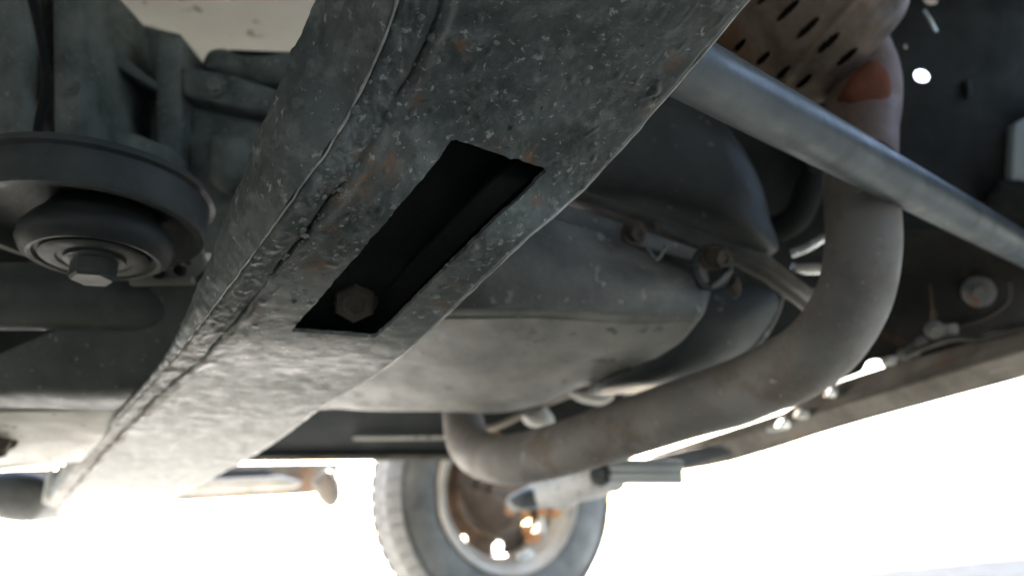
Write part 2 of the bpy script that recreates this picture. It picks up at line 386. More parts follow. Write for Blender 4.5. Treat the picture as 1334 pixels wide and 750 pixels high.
# ------------------------------------------------------------------ the crossmember (sharp foreground)
#        left bottom edge      right bottom edge     top of left wall   height over lens, pale tone
ST = [((532, -190), (1080, -120), (500, -400), .285, 0),
      ((520, 0),    (885, 110),   (458, -150), .262, 0),
      ((462, 140),  (770, 239),   (410, 0),    .230, 0),
      ((378, 268),  (668, 330),   (345, 155),  .184, .08),
      ((262, 424),  (548, 444),   (247, 398),  .147, .55),
      ((213, 483),  (487, 492),   (209, 476),  .138, .9),
      ((165, 535),  (425, 528),   (162, 528),  .127, 1),
      ((105, 603),  (325, 597),   (98, 585),   .101, 1),
      ((40, 682),   (190, 668),   (38, 676),   (.025, .044), 1)]
NR = [24, 60, 64, 80, 36, 34, 34, 28]
def crossmember():
    zl = lambda s, k: s[3][k] if isinstance(s[3], tuple) else s[3]
    Ls = [PZ(*s[0], zl(s, 0)) for s in ST]; Rs = [PZ(*s[1], zl(s, 1)) for s in ST]
    Ts = []
    for s, l in zip(ST, Ls):
        dl = zl(s, 0)/(SP + (375-s[0][1])/F*CP)
        Ts.append(P(*s[2], dl+.012))
    seam_u = [.13, .13, .105, .125, .135, .11, .09, .09, .12]
    def multi(pts):
        out = []
        k = len(pts)
        for i in range(k-1):
            a, b, c, d = pts[max(0, i-1)], pts[i], pts[i+1], pts[min(k-1, i+2)]
            for j in range(NR[i]): out.append(cr(a, b, c, d, j/NR[i]))
        out.append(pts[-1]); return out
    L, Rr, T = multi(Ls), multi(Rs), multi(Ts)
    su = multi([float(x) for x in seam_u]); du = multi([float(s[4]) for s in ST])
    r0, r1 = NR[0]+NR[1], NR[0]+NR[1]+NR[2]+NR[3]      # rows where the opening starts / ends
    # u of the opening's sides at its two ends, from where they stand in the picture
    def u_at(Lp, Rp, x):
        lo, hi = 0., 1.
        for _ in range(40):
            m_ = (lo+hi)/2; q = Lp.lerp(Rp, m_) - Vector((0, 0, CAM_H))
            dd = q.y*CP+q.z*SP
            if 667+q.x/dd*F < x: lo = m_
            else: hi = m_
        return lo
    ua = (u_at(L[r0], Rr[r0], 590), u_at(L[r0], Rr[r0], 713)); ub = (u_at(L[r1], Rr[r1], 378), u_at(L[r1], Rr[r1], 490))
    n1, n2, n3 = 110, 40, 56
    nrow = len(L); bm = bmesh.new()
    rust_l = bm.verts.layers.float.new('rust'); pale_l = bm.verts.layers.float.new('dust')
    rust_spots = [(492, 212, 30), (470, 236, 22), (440, 258, 16), (412, 345, 20), (650, 195, 12), (690, 206, 14), (880, 85, 14), (545, 130, 9),
                  (700, 262, 8), (590, 365, 10), (575, 395, 8), (505, 480, 8), (330, 405, 14), (600, 60, 8), (850, 150, 10), (925, 30, 10), (430, 300, 10)]
    grid = []; norm = []
    for i in range(nrow):
        t = min(1, max(0, (i-r0)/(r1-r0)))
        h0 = ua[0]+(ub[0]-ua[0])*t; h1 = ua[1]+(ub[1]-ua[1])*t
        us = [h0*k/n1 for k in range(n1)] + [h0+(h1-h0)*k/n2 for k in range(n2)] + [h1+(1-h1)*k/n3 for k in range(n3+1)]
        along = (L[min(i+1, nrow-1)]-L[max(0, i-1)]).normalized(); across = (Rr[i]-L[i])
        wd = across.length; nn = along.cross(across.normalized()).normalized()
        if nn.z > 0: nn = -nn                                   # outward = down
        row = []
        for u in us:
            p = L[i].lerp(Rr[i], u); q = p*1.0
            sw = su[i] + .018*noise.noise(q*22) + .008*noise.noise(q*90)
            low = du[i]
            dd = 0.
            x = (u-sw)*wd                                        # metres right of the seam
            if x < 0:
                dd -= .0016*min(1, -x/.002)
                dd += .0012*max(0, noise.noise(q*120))*(1-min(1, u*wd/.004))
                dd += (.0012-.0003*low)*(noise.noise(q*170)+.5*noise.noise(q*380))*min(1, -x/.004)
            g = math.exp(-(x/.0012)**2); dd -= .0052*g*(.35+.65*min(1, max(0, .55+1.6*noise.noise(q*28))))
            bead = math.exp(-((x-.0042)/.0035)**2); dd += bead*.0022*max(0, .35+1.0*noise.noise(q*30+Vector((5, 0, 0))))
            rough = max(0, .25+noise.noise(q*16))
            dd += (.0005-.0003*low)*noise.noise(q*70) + .0005*rough*noise.noise(q*210)*(1-.6*low)
            lump = noise.noise(q*130+Vector((9, 2, 4)))
            if lump > .42: dd += .0045*(lump-.42)*(1-.9*low)
            cell = noise.cell(q*55); 
            if cell > .93: dd += .0004
            e = min(u*wd, (1-u)*wd)
            if e < .004: dd -= .003*(1-e/.004)**2
            v = bm.verts.new(p+nn*dd)
            cq = q-Vector((0, 0, CAM_H)); cd = cq.y*CP+cq.z*SP; px = 667+cq.x/cd*F; py = 375-(cq.z*CP-cq.y*SP)/cd*F
            ru = 0
            for sx, sy, sr in rust_spots:
                ru = max(ru, math.exp(-(((px-sx)**2+(py-sy)**2)/(sr*sr))))
            if x > -.008 and x < .01: ru = max(ru, .35*max(0, noise.noise(q*14)+.2))
            if low > .5 and -.03 < x < .012: ru = max(ru, .9*low*min(1, max(0, .25+1.8*noise.noise(q*60))))
            v[rust_l] = min(1, ru*.95); v[pale_l] = max(0, min(1, low + .25*noise.noise(q*25)*(1 if low > .05 else .2)))
            row.append(v)
        grid.append(row); norm.append(nn)
    ncol = len(grid[0])
    # slightly torn, uneven rim of the opening
    for i in range(r0, r1+1):
        for k in (n1, n1+n2):
            v = grid[i][k]; ac = (Rr[i]-L[i]).normalized()
            v.co += ac*(.0011*noise.noise(v.co*120)+.0006*noise.noise(v.co*300))
    for k in range(n1, n1+n2+1):
        for i in (r0, r1):
            v = grid[i][k]; al = (L[i+1]-L[i-1]).normalized(); v.co += al*(.0012*noise.noise(v.co*150))
    # rounded corners
    for i, k, si, sk in ((r0, n1, 1, 1), (r0, n1+n2, 1, -1), (r1, n1, -1, 1), (r1, n1+n2, -1, -1)):
        c = grid[i+si*2][k+sk*2].co; grid[i][k].co = grid[i][k].co.lerp(c, .45)
    for i in range(nrow-1):
        for k in range(ncol-1):
            if r0 <= i < r1 and n1 <= k < n1+n2: continue
            bm.faces.new((grid[i][k], grid[i][k+1], grid[i+1][k+1], grid[i+1][k]))
    # sheet thickness round the opening
    loop = [(i, n1) for i in range(r0, r1)] + [(r1, k) for k in range(n1, n1+n2)] + [(i, n1+n2) for i in range(r1, r0, -1)] + [(r0, k) for k in range(n1+n2, n1, -1)]
    inner = []
    for i, k in loop:
        v = bm.verts.new(grid[i][k].co - norm[i]*.0035); v[rust_l] = .2; inner.append(v)
    for a in range(len(loop)):
        b = (a+1) % len(loop)
        bm.faces.new((grid[loop[a][0]][loop[a][1]], grid[loop[b][0]][loop[b][1]], inner[b], inner[a]))
    # left wall (visible, with a fold), right wall and top
    nw = 26; wl = []
    for i in range(nrow):
        r = [grid[i][0]]
        for k in range(1, nw+1):
            t = k/nw; q = L[i].lerp(T[i], t)
            off = .004*math.sin(t*math.pi) + .0012*noise.noise(q*90) + .0006*noise.noise(q*220)
            lump = noise.noise(q*110)
            if lump > .4: off += .004*(lump-.4)
            # old fold running down the wall near the camera
            fx = t-(.55+.1*math.sin(i*.04)); fade = max(0, 1-i/110)
            off -= .007*fade*math.exp(-(fx/.05)**2)
            across = (Rr[i]-L[i]).normalized()
            v = bm.verts.new(q-across*off); v[pale_l] = .08; r.append(v)
        wl.append(r)
    for i in range(nrow-1):
        for k in range(nw): bm.faces.new((wl[i][k], wl[i][k+1], wl[i+1][k+1], wl[i+1][k]))
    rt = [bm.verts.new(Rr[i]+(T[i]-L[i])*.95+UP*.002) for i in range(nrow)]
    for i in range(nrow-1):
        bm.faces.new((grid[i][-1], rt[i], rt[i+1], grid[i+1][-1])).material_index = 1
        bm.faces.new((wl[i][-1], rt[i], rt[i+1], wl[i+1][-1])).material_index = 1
    for i in (0, nrow-1):
        bm.faces.new([*grid[i], rt[i], *wl[i][:0:-1]])
    o = fin(bm, 'crossmember', 'hero', car, 'dirty black pitted steel crossmember with a rectangular opening', sharp=50)
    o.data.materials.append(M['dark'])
    # worn bare lips along both bottom edges
    for nm, E, off, rr in (('worn_edge', L, -1, .0011), ('worn_edge', Rr, 1, .0018)):
        b2 = bmesh.new(); pts = []
        for i in range(10, nrow-1, 2):
            ac = (Rr[i]-L[i]).normalized()
            pts.append(E[i]-norm[i]*.0026 + ac*off*.0002 + Vector((noise.noise(E[i]*80), noise.noise(E[i]*80+Vector((3, 3, 3))), noise.noise(E[i]*60)))*.0009)
        tube(b2, pts, [max(.0004, rr*(.8+.6*noise.noise(p*60))) for p in pts], 8, smooth=False)
        fin(b2, nm, 'edge', o, 'bare worn lip along the crossmember edge')
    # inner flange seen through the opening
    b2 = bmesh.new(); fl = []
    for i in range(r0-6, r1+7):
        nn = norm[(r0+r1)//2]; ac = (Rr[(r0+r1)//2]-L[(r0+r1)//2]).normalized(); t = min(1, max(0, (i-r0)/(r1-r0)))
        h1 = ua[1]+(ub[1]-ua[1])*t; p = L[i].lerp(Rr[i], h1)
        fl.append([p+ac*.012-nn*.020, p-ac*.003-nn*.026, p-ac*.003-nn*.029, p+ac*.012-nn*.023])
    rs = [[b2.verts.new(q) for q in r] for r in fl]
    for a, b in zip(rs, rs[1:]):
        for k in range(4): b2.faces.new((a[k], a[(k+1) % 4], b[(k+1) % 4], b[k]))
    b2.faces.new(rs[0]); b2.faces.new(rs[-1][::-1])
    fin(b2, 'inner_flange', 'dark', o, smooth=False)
    bo = P(463, 388, .615)
    bolt(bo, Vector((.1, -.75, -.65)), .0165, .012, 'boltr', o, 1.05, label='hexagonal bolt head inside the crossmember opening', rot=.5)
    bolt(P(520, 262, .60), Vector((.3, -.7, -.6)), .008, .008, 'bolt', o, 1.2)
    # small slot in the bright far end and a drain slot
    for (x, y, rx, k) in ((213, 611, .022, 7),):
        q = PZ(x, y, .0965)
        b3 = bmesh.new(); lathe(b3, q+Vector((0, 0, -.001)), Vector((0, 0, -1)), [(0, rx*1.0), (.001, rx), (.001, rx*.8), (-.006, rx*.75), (-.006, 0)], 24)
        fin(b3, 'drain_hole', 'dark', o)
    # raised weld spatter: small welded lumps
    rnd = random.Random(3); b4 = bmesh.new()
    for _ in range(420):
        i = rnd.randrange(26, r1-10)
        u = min(.96, max(.01, su[i]+rnd.gauss(.0, .04))) if rnd.random() < .45 else rnd.uniform(.02, .97)
        t = min(1, max(0, (i-r0)/(r1-r0)))
        if r0-2 <= i <= r1+2 and ua[0]+(ub[0]-ua[0])*t-.02 < u < ua[1]+(ub[1]-ua[1])*t+.02: continue
        p = L[i].lerp(Rr[i], u); sz = .0006+.0018*rnd.random()**3
        ac = (Rr[i]-L[i]).normalized(); al = (L[i+1]-L[i-1]).normalized(); nn = norm[i]
        res = bmesh.ops.create_icosphere(b4, subdivisions=1, radius=1)
        sx, sy = rnd.uniform(.7, 1.8), rnd.uniform(.7, 1.8)
        for v in res['verts']:
            c0 = v.co*(1+.35*noise.noise(v.co*2+Vector((_, 0, 0))))
            v.co = p + ac*c0.x*sz*sx + al*c0.y*sz*sy + nn*(c0.z*sz*.7-.0002-(.0014 if u < su[i] else 0))
    fin(b4, 'weld_spatter', 'spatter', o, kind='stuff')
    return o, L, Rr, norm
cross, CL, CR_, CN = crossmember()

# gusset arm joined to the crossmember on its left
def gusset():
    bm = bmesh.new()
    top = [P(-60, 492, .83), P(0, 462, .815), P(72, 430, .80), P(160, 393, .785), P(232, 358, .77), P(275, 340, .76)]
    mid = [P(-60, 505, .835), P(0, 495, .82), P(72, 482, .805), P(140, 468, .80), P(200, 455, .79), P(250, 440, .78)]
    low = [P(-60, 517, .85), P(0, 515, .84), P(60, 513, .83), P(110, 511, .82), P(165, 508, .815), P(215, 500, .81)]
    und = [P(-60, 534, .94), P(0, 533, .93), P(60, 532, .92), P(110, 531, .91), P(150, 530, .90), P(185, 528, .90)]
    loft(bm, [list(c) for c in zip(top, mid, low, und)], 8, 6)
    o = fin(bm, 'gusset', 'gusset', cross, 'black painted gusset plate left of the crossmember')
    md = o.modifiers.new('s', 'SOLIDIFY'); md.thickness = .006; md.offset = -1
    # plate under it, its pale colour standing in for light on the underside
    o = part_slab('lower_flange', 'pale', [(-60, 537, .88), (0, 537, .88), (152, 534, .88), (158, 540, .9), (106, 601, 1.12), (0, 612, 1.12), (-60, 614, 1.12)], 1, .006, cross, 'pale dusty flange plate beside the crossmember foot', .001, UP)
    bolt(P(2, 572, .98), Vector((.1, -.6, -.8)), .014, .02, 'boltr', cross, 1.3, label='rusty brown bolt at the flange')
gusset()

# ------------------------------------------------------------------ gearbox mount on the left
def mount():
    e = bpy.data.objects.new('gearbox_mount', None); COL.objects.link(e)
    c = P(113, 284, .66); WORLD[e.name] = c; e.parent = car; e.location = c-WORLD['car']
    e['label'] = 'round rubber gearbox mount with hexagonal bolt'
    ax = Vector((.03, -.04, -1)).normalized()
    bm = bmesh.new()
    lathe(bm, c, ax, [(-.03, 0), (-.03, .06), (-.028, .088), (-.024, .0965), (-.018, .098), (-.0165, .0935), (.008, .0935), (.012, .091), (.012, .084), (-.004, .080), (-.006, .05), (-.006, 0)], 72)
    fin(bm, 'flange', 'mount', e, 'dark pressed steel cup of the mount')
    bm = bmesh.new(); c2 = c+Vector((.012, .0, 0))
    lathe(bm, c2, ax, [(-.004, 0), (-.004, .04), (.004, .046), (.010, .052), (.018, .0575), (.026, .0585), (.033, .055), (.037, .049), (.036, .0455), (.033, .044), (.033, 0)], 64)
    fin(bm, 'rubber_cushion', 'rubber', e, 'black rubber cushion ring')
    bm = bmesh.new()
    lathe(bm, c2+ax*.033, ax, [(-.001, 0), (-.001, .0405), (.003, .041), (.0045, .038), (.0045, .029), (.003, .0275), (.003, .0)], 56)
    fin(bm, 'washer', 'rubber', e)
    b = c2+ax*.036
    bm = bmesh.new(); lathe(bm, b, ax, [(0, 0), (0, .023), (.003, .023), (.0035, .019), (.0035, 0)], 36)
    lathe(bm, b, ax, [(.003, 0), (.003, .0178), (.016, .0178), (.0185, .0155), (.0185, 0)], 6, rot=.25)
    fin(bm, 'bolt', 'mount', e, 'large hexagonal mount bolt', sharp=25)
mount()
part_tube('support_tube', 'mount', [(-120, 388, .80), (60, 386, .80), (190, 392, .80), (300, 405, .82)], .0335, label='glossy black round tube under the gearbox mount', seg=32)
o = part_slab('bracket_plate', 'pale', [(150, 338, .73), (262, 318, .74), (268, 345, .75), (250, 366, .76), (168, 368, .755)], 1, .008, label='pale dusty bracket plate behind the mount', bevel=.002)
part_slab('bracket_lip', 'beige', [(168, 361, .745), (250, 359, .745), (250, 369, .745), (168, 371, .745)], 1, .01, o, bevel=.001)
for x, y in ((190, 348), (218, 340), (234, 352), (205, 356)):
    bolt(P(x, y, .738), Vector((0, -1, -.2)), .005, .004, 'dark', o, 1.0)

# ------------------------------------------------------------------ gearbox casting, top left
def gearbox():
    root = part_slab('gearbox_casing', 'cast', [(100, 8), (160, 25), (236, 44), (236, 82), (300, 92), (372, 118), (420, 140), (380, 300), (-60, 300), (-60, -60), (100, -60)], .98, .2, label='dull grey cast gearbox casing with ribs', bevel=.004)
    part_pillow('bearing_housing', 'cast', [(-70, -80), (20, -80), (50, -20), (58, 60), (48, 120), (54, 160), (40, 215), (-70, 225)], .84, .05, .1, root, 'rounded grey cast housing at the left')
    part_slab('rib', 'cast', [(66, -60, .82), (106, -60, .82), (105, 190, .80), (70, 190, .80)], .8, .16, root, bevel=.004)
    part_slab('rib', 'cast', [(104, 40, .87), (112, 38, .87), (205, 108, .90), (204, 118, .9), (104, 58, .87)], .88, .12, root, bevel=.003)
    part_slab('rib', 'cast', [(200, 40, .90), (236, 46, .90), (234, 260, .90), (205, 260, .90)], .9, .1, root, bevel=.005)
    part_slab('rib', 'cast', [(104, 135, .85), (150, 165, .86), (220, 190, .87), (220, 240, .86), (104, 240, .84)], .88, .1, root, bevel=.004)
    part_slab('rib', 'cast', [(232, 84, .90), (300, 96, .90), (350, 112, .91), (400, 130, .92), (400, 155, .92), (350, 146, .91), (300, 136, .90), (236, 122, .90)], .9, .09, root, bevel=.006)
    part_slab('cover_panel', 'cast', [(238, 135, .93), (352, 160, .93), (352, 330, .93), (238, 330, .93)], .93, .05, root, bevel=.006)
    part_pillow('casting_boss', 'cast', [(262, 88), (272, 68), (292, 64), (312, 72), (345, 73), (400, 70), (410, 118), (330, 110)], .94, .02, .08, root)
    part_pillow('casting_boss', 'cast', [(275, 175), (320, 180), (335, 215), (300, 250), (270, 230)], .915, .02, .03, root)
    part_slab('black_hose', 'dark', [(262, 72, .96), (300, 62, .96), (410, 66, .96), (410, 84, .96), (330, 86, .96)], .96, .03, root, bevel=.008)
    # bellhousing lower block behind the mount
    part_slab('lower_housing', 'dark', [(-60, 230), (270, 240), (300, 300), (260, 350), (-60, 350)], 1.02, .1, root, bevel=.01)
    bolt(P(280, 112, .895), Vector((0, -1, -.3)), .009, .008, 'cast', root, 1.3)
    bolt(P(92, 112, .80), Vector((0, -1, -.3)), .006, .006, 'cast', root, 1.3)
gearbox()

# ------------------------------------------------------------------ oil pan and engine castings, centre
def pan():
    C = [[PZ(540, 235, .30), PZ(505, 320, .235), PZ(476, 392, .203), PZ(470, 408, .197), PZ(463, 420, .195), PZ(425, 480, .193), PZ(395, 527, .19)],
         [PZ(720, 288, .285), PZ(688, 345, .232), PZ(656, 390, .203), PZ(650, 405, .197), PZ(641, 417, .195), PZ(595, 480, .193), PZ(560, 531, .19)],
         [PZ(830, 320, .283), PZ(815, 362, .232), PZ(795, 398, .205), PZ(790, 411, .199), PZ(782, 421, .197), PZ(742, 470, .194), PZ(668, 531, .19)],
         [PZ(892, 342, .283), PZ(896, 372, .235), PZ(892, 400, .210), PZ(888, 410, .204), PZ(878, 420, .201), PZ(838, 462, .197), PZ(765, 494, .195)],
         [PZ(910, 350, .284), PZ(914, 380, .238), PZ(910, 402, .215), PZ(906, 410, .210), PZ(900, 418, .208), PZ(884, 438, .207), PZ(850, 456, .205)],
         [PZ(914, 350, .30), PZ(918, 376, .27), PZ(914, 392, .262), PZ(910, 398, .26), PZ(904, 403, .26), PZ(890, 412, .26), PZ(860, 425, .26)]]
    bm = bmesh.new(); g = loft(bm, C, 9, 9)
    # dents
    for r in g:
        for v in r: v.co += Vector((0, -.3, -1))*(.0025*noise.noise(v.co*14)+.0008*noise.noise(v.co*45))
    o = fin(bm, 'oil_pan', 'pan', car, 'smooth grey pressed steel oil pan in the centre', sharp=80)
    md = o.modifiers.new('s', 'SOLIDIFY'); md.thickness = .006; md.offset = -1
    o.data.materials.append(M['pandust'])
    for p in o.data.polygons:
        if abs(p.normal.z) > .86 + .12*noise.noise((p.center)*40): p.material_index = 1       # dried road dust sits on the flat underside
    # flange rail with bolts
    part_slab('pan_flange', 'pan', [(560, 205, .80), (745, 268, .80), (850, 303, .80), (925, 330, .80), (925, 346, .79), (850, 325, .79), (720, 292, .79), (540, 236, .79)], .8, .03, o, bevel=.003)
    bolt(P(826, 303, .775), Vector((.2, -.9, -.4)), .0085, .014, 'boltr', o, 1.5)
    bolt(P(928, 336, .77), Vector((.35, -.9, -.35)), .010, .02, 'boltr', o, 1.2)
    part_tube('bush_ring', 'black', [(903, 345, .775), (915, 326, .775), (940, 324, .775), (950, 345, .775), (940, 368, .775), (915, 372, .775), (903, 345, .775)], .004, o, seg=8)
    part_tube('clip', 'pan', [(842, 322, .775), (855, 338, .77), (868, 320, .775)], .0022, o, seg=6)
    part_tube('clip', 'pan', [(925, 375, .775), (940, 365, .77), (952, 352, .775)], .003, o, seg=6)
    part_pillow('weld_stud', 'boltr', [(950, 372), (960, 360), (966, 376), (960, 388)], .80, .004, .01, o)
pan()
o = part_pillow('timing_cover', 'cast', [(760, 60), (860, 90), (935, 150), (985, 225), (1003, 285), (1010, 328), (930, 300), (850, 272), (740, 240)], .95, .05, .12, label='dark curved engine cover above the oil pan')
o.data.materials[0] = M['pan2'] = mat('dark_engine_cover', [(.04, .045, .044), (.078, .083, .08)], .5, 0, 12, .35, 90, (.18, .18, .17), 60, .7)
part_slab('cover_lip', 'lip', [(735, 243, .86), (800, 260, .86), (870, 286, .86), (940, 312, .87), (1005, 334, .88), (1068, 384, .92), (1062, 393, .92), (1000, 348, .88), (935, 324, .87), (868, 298, .86), (735, 254, .86)], .86, .02, o, bevel=.002)
part_slab('cover_lip', 'lip', [(855, 289, .84), (935, 318, .85), (1000, 352, .86), (1060, 398, .9), (1052, 404, .9), (995, 362, .86), (930, 329, .85), (862, 302, .84)], .85, .012, o, bevel=.002)
o2 = part_pillow('flywheel_housing', 'pan2', [(905, 365), (960, 370), (1018, 384), (1005, 425), (962, 472), (900, 495), (780, 505), (820, 470)], .98, .05, .12, label='dark grey bellhousing beside the oil pan')
part_tube('rim_edge', 'pan', [(1020, 380, .965), (1013, 405, .965), (995, 438, .965), (962, 474, .965), (930, 492, .965)], .0035, o2, seg=8)
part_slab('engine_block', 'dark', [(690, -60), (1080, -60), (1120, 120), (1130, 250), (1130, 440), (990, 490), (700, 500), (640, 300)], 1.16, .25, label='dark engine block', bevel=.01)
for pts, r, m in (([(1030, 330, .99), (1052, 322, .985), (1075, 308, .98)], .006, 'chrome'), ([(1035, 350, .98), (1060, 348, .98), (1085, 350, .98)], .0045, 'wire'),
                  ([(1030, 345, 1.0), (1050, 353, 1.0), (1085, 352, 1.0)], .004, 'chrome'), ([(1056, 386, .93), (1066, 386, .93), (1076, 384, .93)], .010, 'chrome'),
                  ([(1010, 300, 1.03), (1040, 280, 1.02), (1060, 230, 1.02)], .018, 'dark')):
    part_tube('fuel_line', m, pts, r, label='shiny metal line behind the exhaust' if m == 'chrome' else None, seg=12)

# ------------------------------------------------------------------ exhaust
def exhaust():
    e = bpy.data.objects.new('exhaust_system', None); COL.objects.link(e)
    c = P(1112, 300, .8); WORLD[e.name] = c; e.parent = car; e.location = c-WORLD['car']; e['label'] = 'bent brown-grey exhaust downpipe with perforated heat shield'
    pth = [(1121, 186, .84), (1121, 205, .825), (1121, 245, .80), (1124, 325, .78), (1106, 400, .78), (1056, 463, .80), (970, 506, .87), (880, 536, .93), (790, 566, 1.0),
           (710, 590, 1.08), (652, 598, 1.15), (615, 582, 1.26), (603, 545, 1.42), (600, 500, 1.6)]
    part_tube('exhaust_pipe', 'pipe', pth, .0352, e, 'thick brown-grey bent exhaust pipe', seg=40, n=10)
    # rusty outlet cone
    end = P(1128, 78, .90); ax = (end - P(905, -100, .93)).normalized()
    bm = bmesh.new(); tube(bm, [P(1100, 62, .90), P(1120, 95, .895), P(1125, 128, .875), P(1122, 165, .85), P(1120, 215, .815)], [.044, .041, .039, .037, .036], 36, 8)
    fin(bm, 'outlet_cone', 'cone', e, 'rust-brown exhaust elbow below the shield')
    part_pillow('rust_patch', 'orange', [(1094, 124), (1112, 96), (1138, 78), (1158, 96), (1161, 126), (1152, 152), (1124, 150)], .832, .012, .01, e, 'bright orange rust patch on the elbow')
    # perforated shield: surface of revolution with slots cut out
    axn, u, v = frame(ax)
    to_cam = (Vector((0, 0, CAM_H))-end); to_cam -= axn*to_cam.dot(axn); u = to_cam.normalized(); v = axn.cross(u)
    r0 = .089
    def rad(s):            # s = metres back from the end
        if s < .012: return r0*(.50+.36*math.sqrt(s/.012))
        if s < .030: return r0*(.86+.07*math.sin((s-.012)/.018*math.pi/2))
        return r0*(.93+.07*min(1, (s-.03)/.02))
    ns, na = 210, 250; a0, a1 = -1.9, 1.9; LN = .30
    slots = []
    for (x, y) in ((1026, 14), (1052, 37), (1078, 57), (1102, 76), (963, 60), (993, 77), (1020, 95), (1044, 110), (925, 5), (895, 18), (905, 15), (1000, -8), (940, 43), (975, -30)):
        if x in (905, 940, 895): continue
        # cast the pixel ray onto the shield cylinder
        o_ = Vector((0, 0, CAM_H)); d_ = (P(x, y, 1)-o_).normalized()
        rel = o_-end; dp = d_-axn*d_.dot(axn); rp = rel-axn*rel.dot(axn)
        A = dp.dot(dp); B = 2*dp.dot(rp); Cc = rp.dot(rp)-r0*r0; D = B*B-4*A*Cc
        if D < 0: continue
        h = o_+d_*((-B-math.sqrt(D))/(2*A)); q = h-end
        slots.append((-q.dot(axn), math.atan2(q.dot(v), q.dot(u))))
    def f(s, a):
        best = 9
        for ss, sa in slots:
            x = (a-sa)*r0; y = s-ss
            X = x*math.cos(.12)+y*math.sin(.12); Y = -x*math.sin(.12)+y*math.cos(.12)
            g = (abs(X)/.0145)**2.4+(abs(Y)/.0036)**2
            best = min(best, g)
        return best
    bm = bmesh.new(); gr = []
    for i in range(ns+1):
        s = LN*(i/ns); row = []
        for j in range(na+1):
            a = a0+(a1-a0)*j/na
            fv = f(s, a); r = rad(s)+.0012*noise.noise(Vector((s*30, a*3, 0)))+.0015*math.exp(-((s-.05)/.004)**2)
            if 1 < fv < 2.6: r += .0014*(1-(fv-1)/1.6)
            row.append((bm.verts.new(end-axn*s+(u*math.cos(a)+v*math.sin(a))*r), fv))
        gr.append(row)
    for i in range(ns):
        for j in range(na):
            q = (gr[i][j], gr[i+1][j], gr[i+1][j+1], gr[i][j+1])
            if sum(k[1] for k in q)/4 < 1: continue
            bm.faces.new([k[0] for k in q])
    for vv in [x for x in bm.verts if not x.link_faces]: bm.verts.remove(vv)
    o = fin(bm, 'heat_shield', 'shield', e, 'rusty perforated catalyst heat shield with slots', sharp=60)
    md = o.modifiers.new('s', 'SOLIDIFY'); md.thickness = .0015; md.offset = -1
    bm = bmesh.new(); lathe(bm, end, -axn, [(-.01, 0), (-.01, .03), (.02, .045), (.04, r0*.87), (.32, r0*.87), (.34, .04), (.34, 0)], 48)
    fin(bm, 'catalyst_body', 'catcore', e)
exhaust()

# silver bar across the right
part_tube('stabiliser_bar', 'silver', [(830, 52, .492), (950, 117, .563), (1142, 221, .72), (1334, 325, .99), (1420, 371, 1.14)], [.0218, .0218, .0212, .02, .0196], label='straight silver-grey bar crossing in front of the exhaust', seg=36, n=10)
# dark splash panel with light leaking through holes
def splash():
    outer = [(1010, -120), (1420, -120), (1420, 300), (1345, 300), (1180, 300), (1060, 260)]
    def hole(cx, cy, rx, ry, n=12, s=1): return [(cx+rx*(1+.18*noise.noise(Vector((k, s, 0))))*math.cos(-2*math.pi*k/n), cy+ry*(1+.18*noise.noise(Vector((s, k, 0))))*math.sin(-2*math.pi*k/n)) for k in range(n)]
    holes = [hole(1202, 98, 11, 9, 12, 1), hole(1213, -2, 11, 9, 12, 5), hole(1181, 60, 3, 4, 8, 2)]
    d = 1.12; bk = Vector((0, 1, .1)).normalized()*.006
    loops = [[P(x, y, d) for x, y in L] for L in [outer]+holes]
    tris = tessellate_polygon(loops); flat = [p for L in loops for p in L]
    bm = bmesh.new(); a = [bm.verts.new(p) for p in flat]; b = [bm.verts.new(p+bk) for p in flat]
    for t in tris:
        try: bm.faces.new([a[k] for k in t]); bm.faces.new([b[k] for k in t][::-1])
        except ValueError: pass
    s = 0
    for L in loops:
        n = len(L)
        for k in range(n):
            i, j = s+k, s+(k+1) % n; bm.faces.new((a[i], a[j], b[j], b[i]))
        s += n
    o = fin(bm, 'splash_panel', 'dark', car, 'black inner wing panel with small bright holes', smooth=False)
    part_tube('wire', 'chrome', [(1203, 14, 1.08), (1212, 28, 1.08), (1219, 42, 1.08)], .003, o, seg=8)
    part_pillow('panel_dent', 'dark', [(1256, 108), (1264, 104), (1266, 122), (1260, 128)], 1.115, .004, .004, o)
    part_slab('side_cover', 'bluegrey', [(1322, 160), (1400, 120), (1400, 250), (1318, 243)], 1.10, .02, o, 'blue-grey cover at the right edge', .004)
    part_pillow('hose', 'dark', [(1300, 235), (1345, 240), (1400, 290), (1320, 285), (1285, 262)], 1.10, .02, .03, o)
splash()

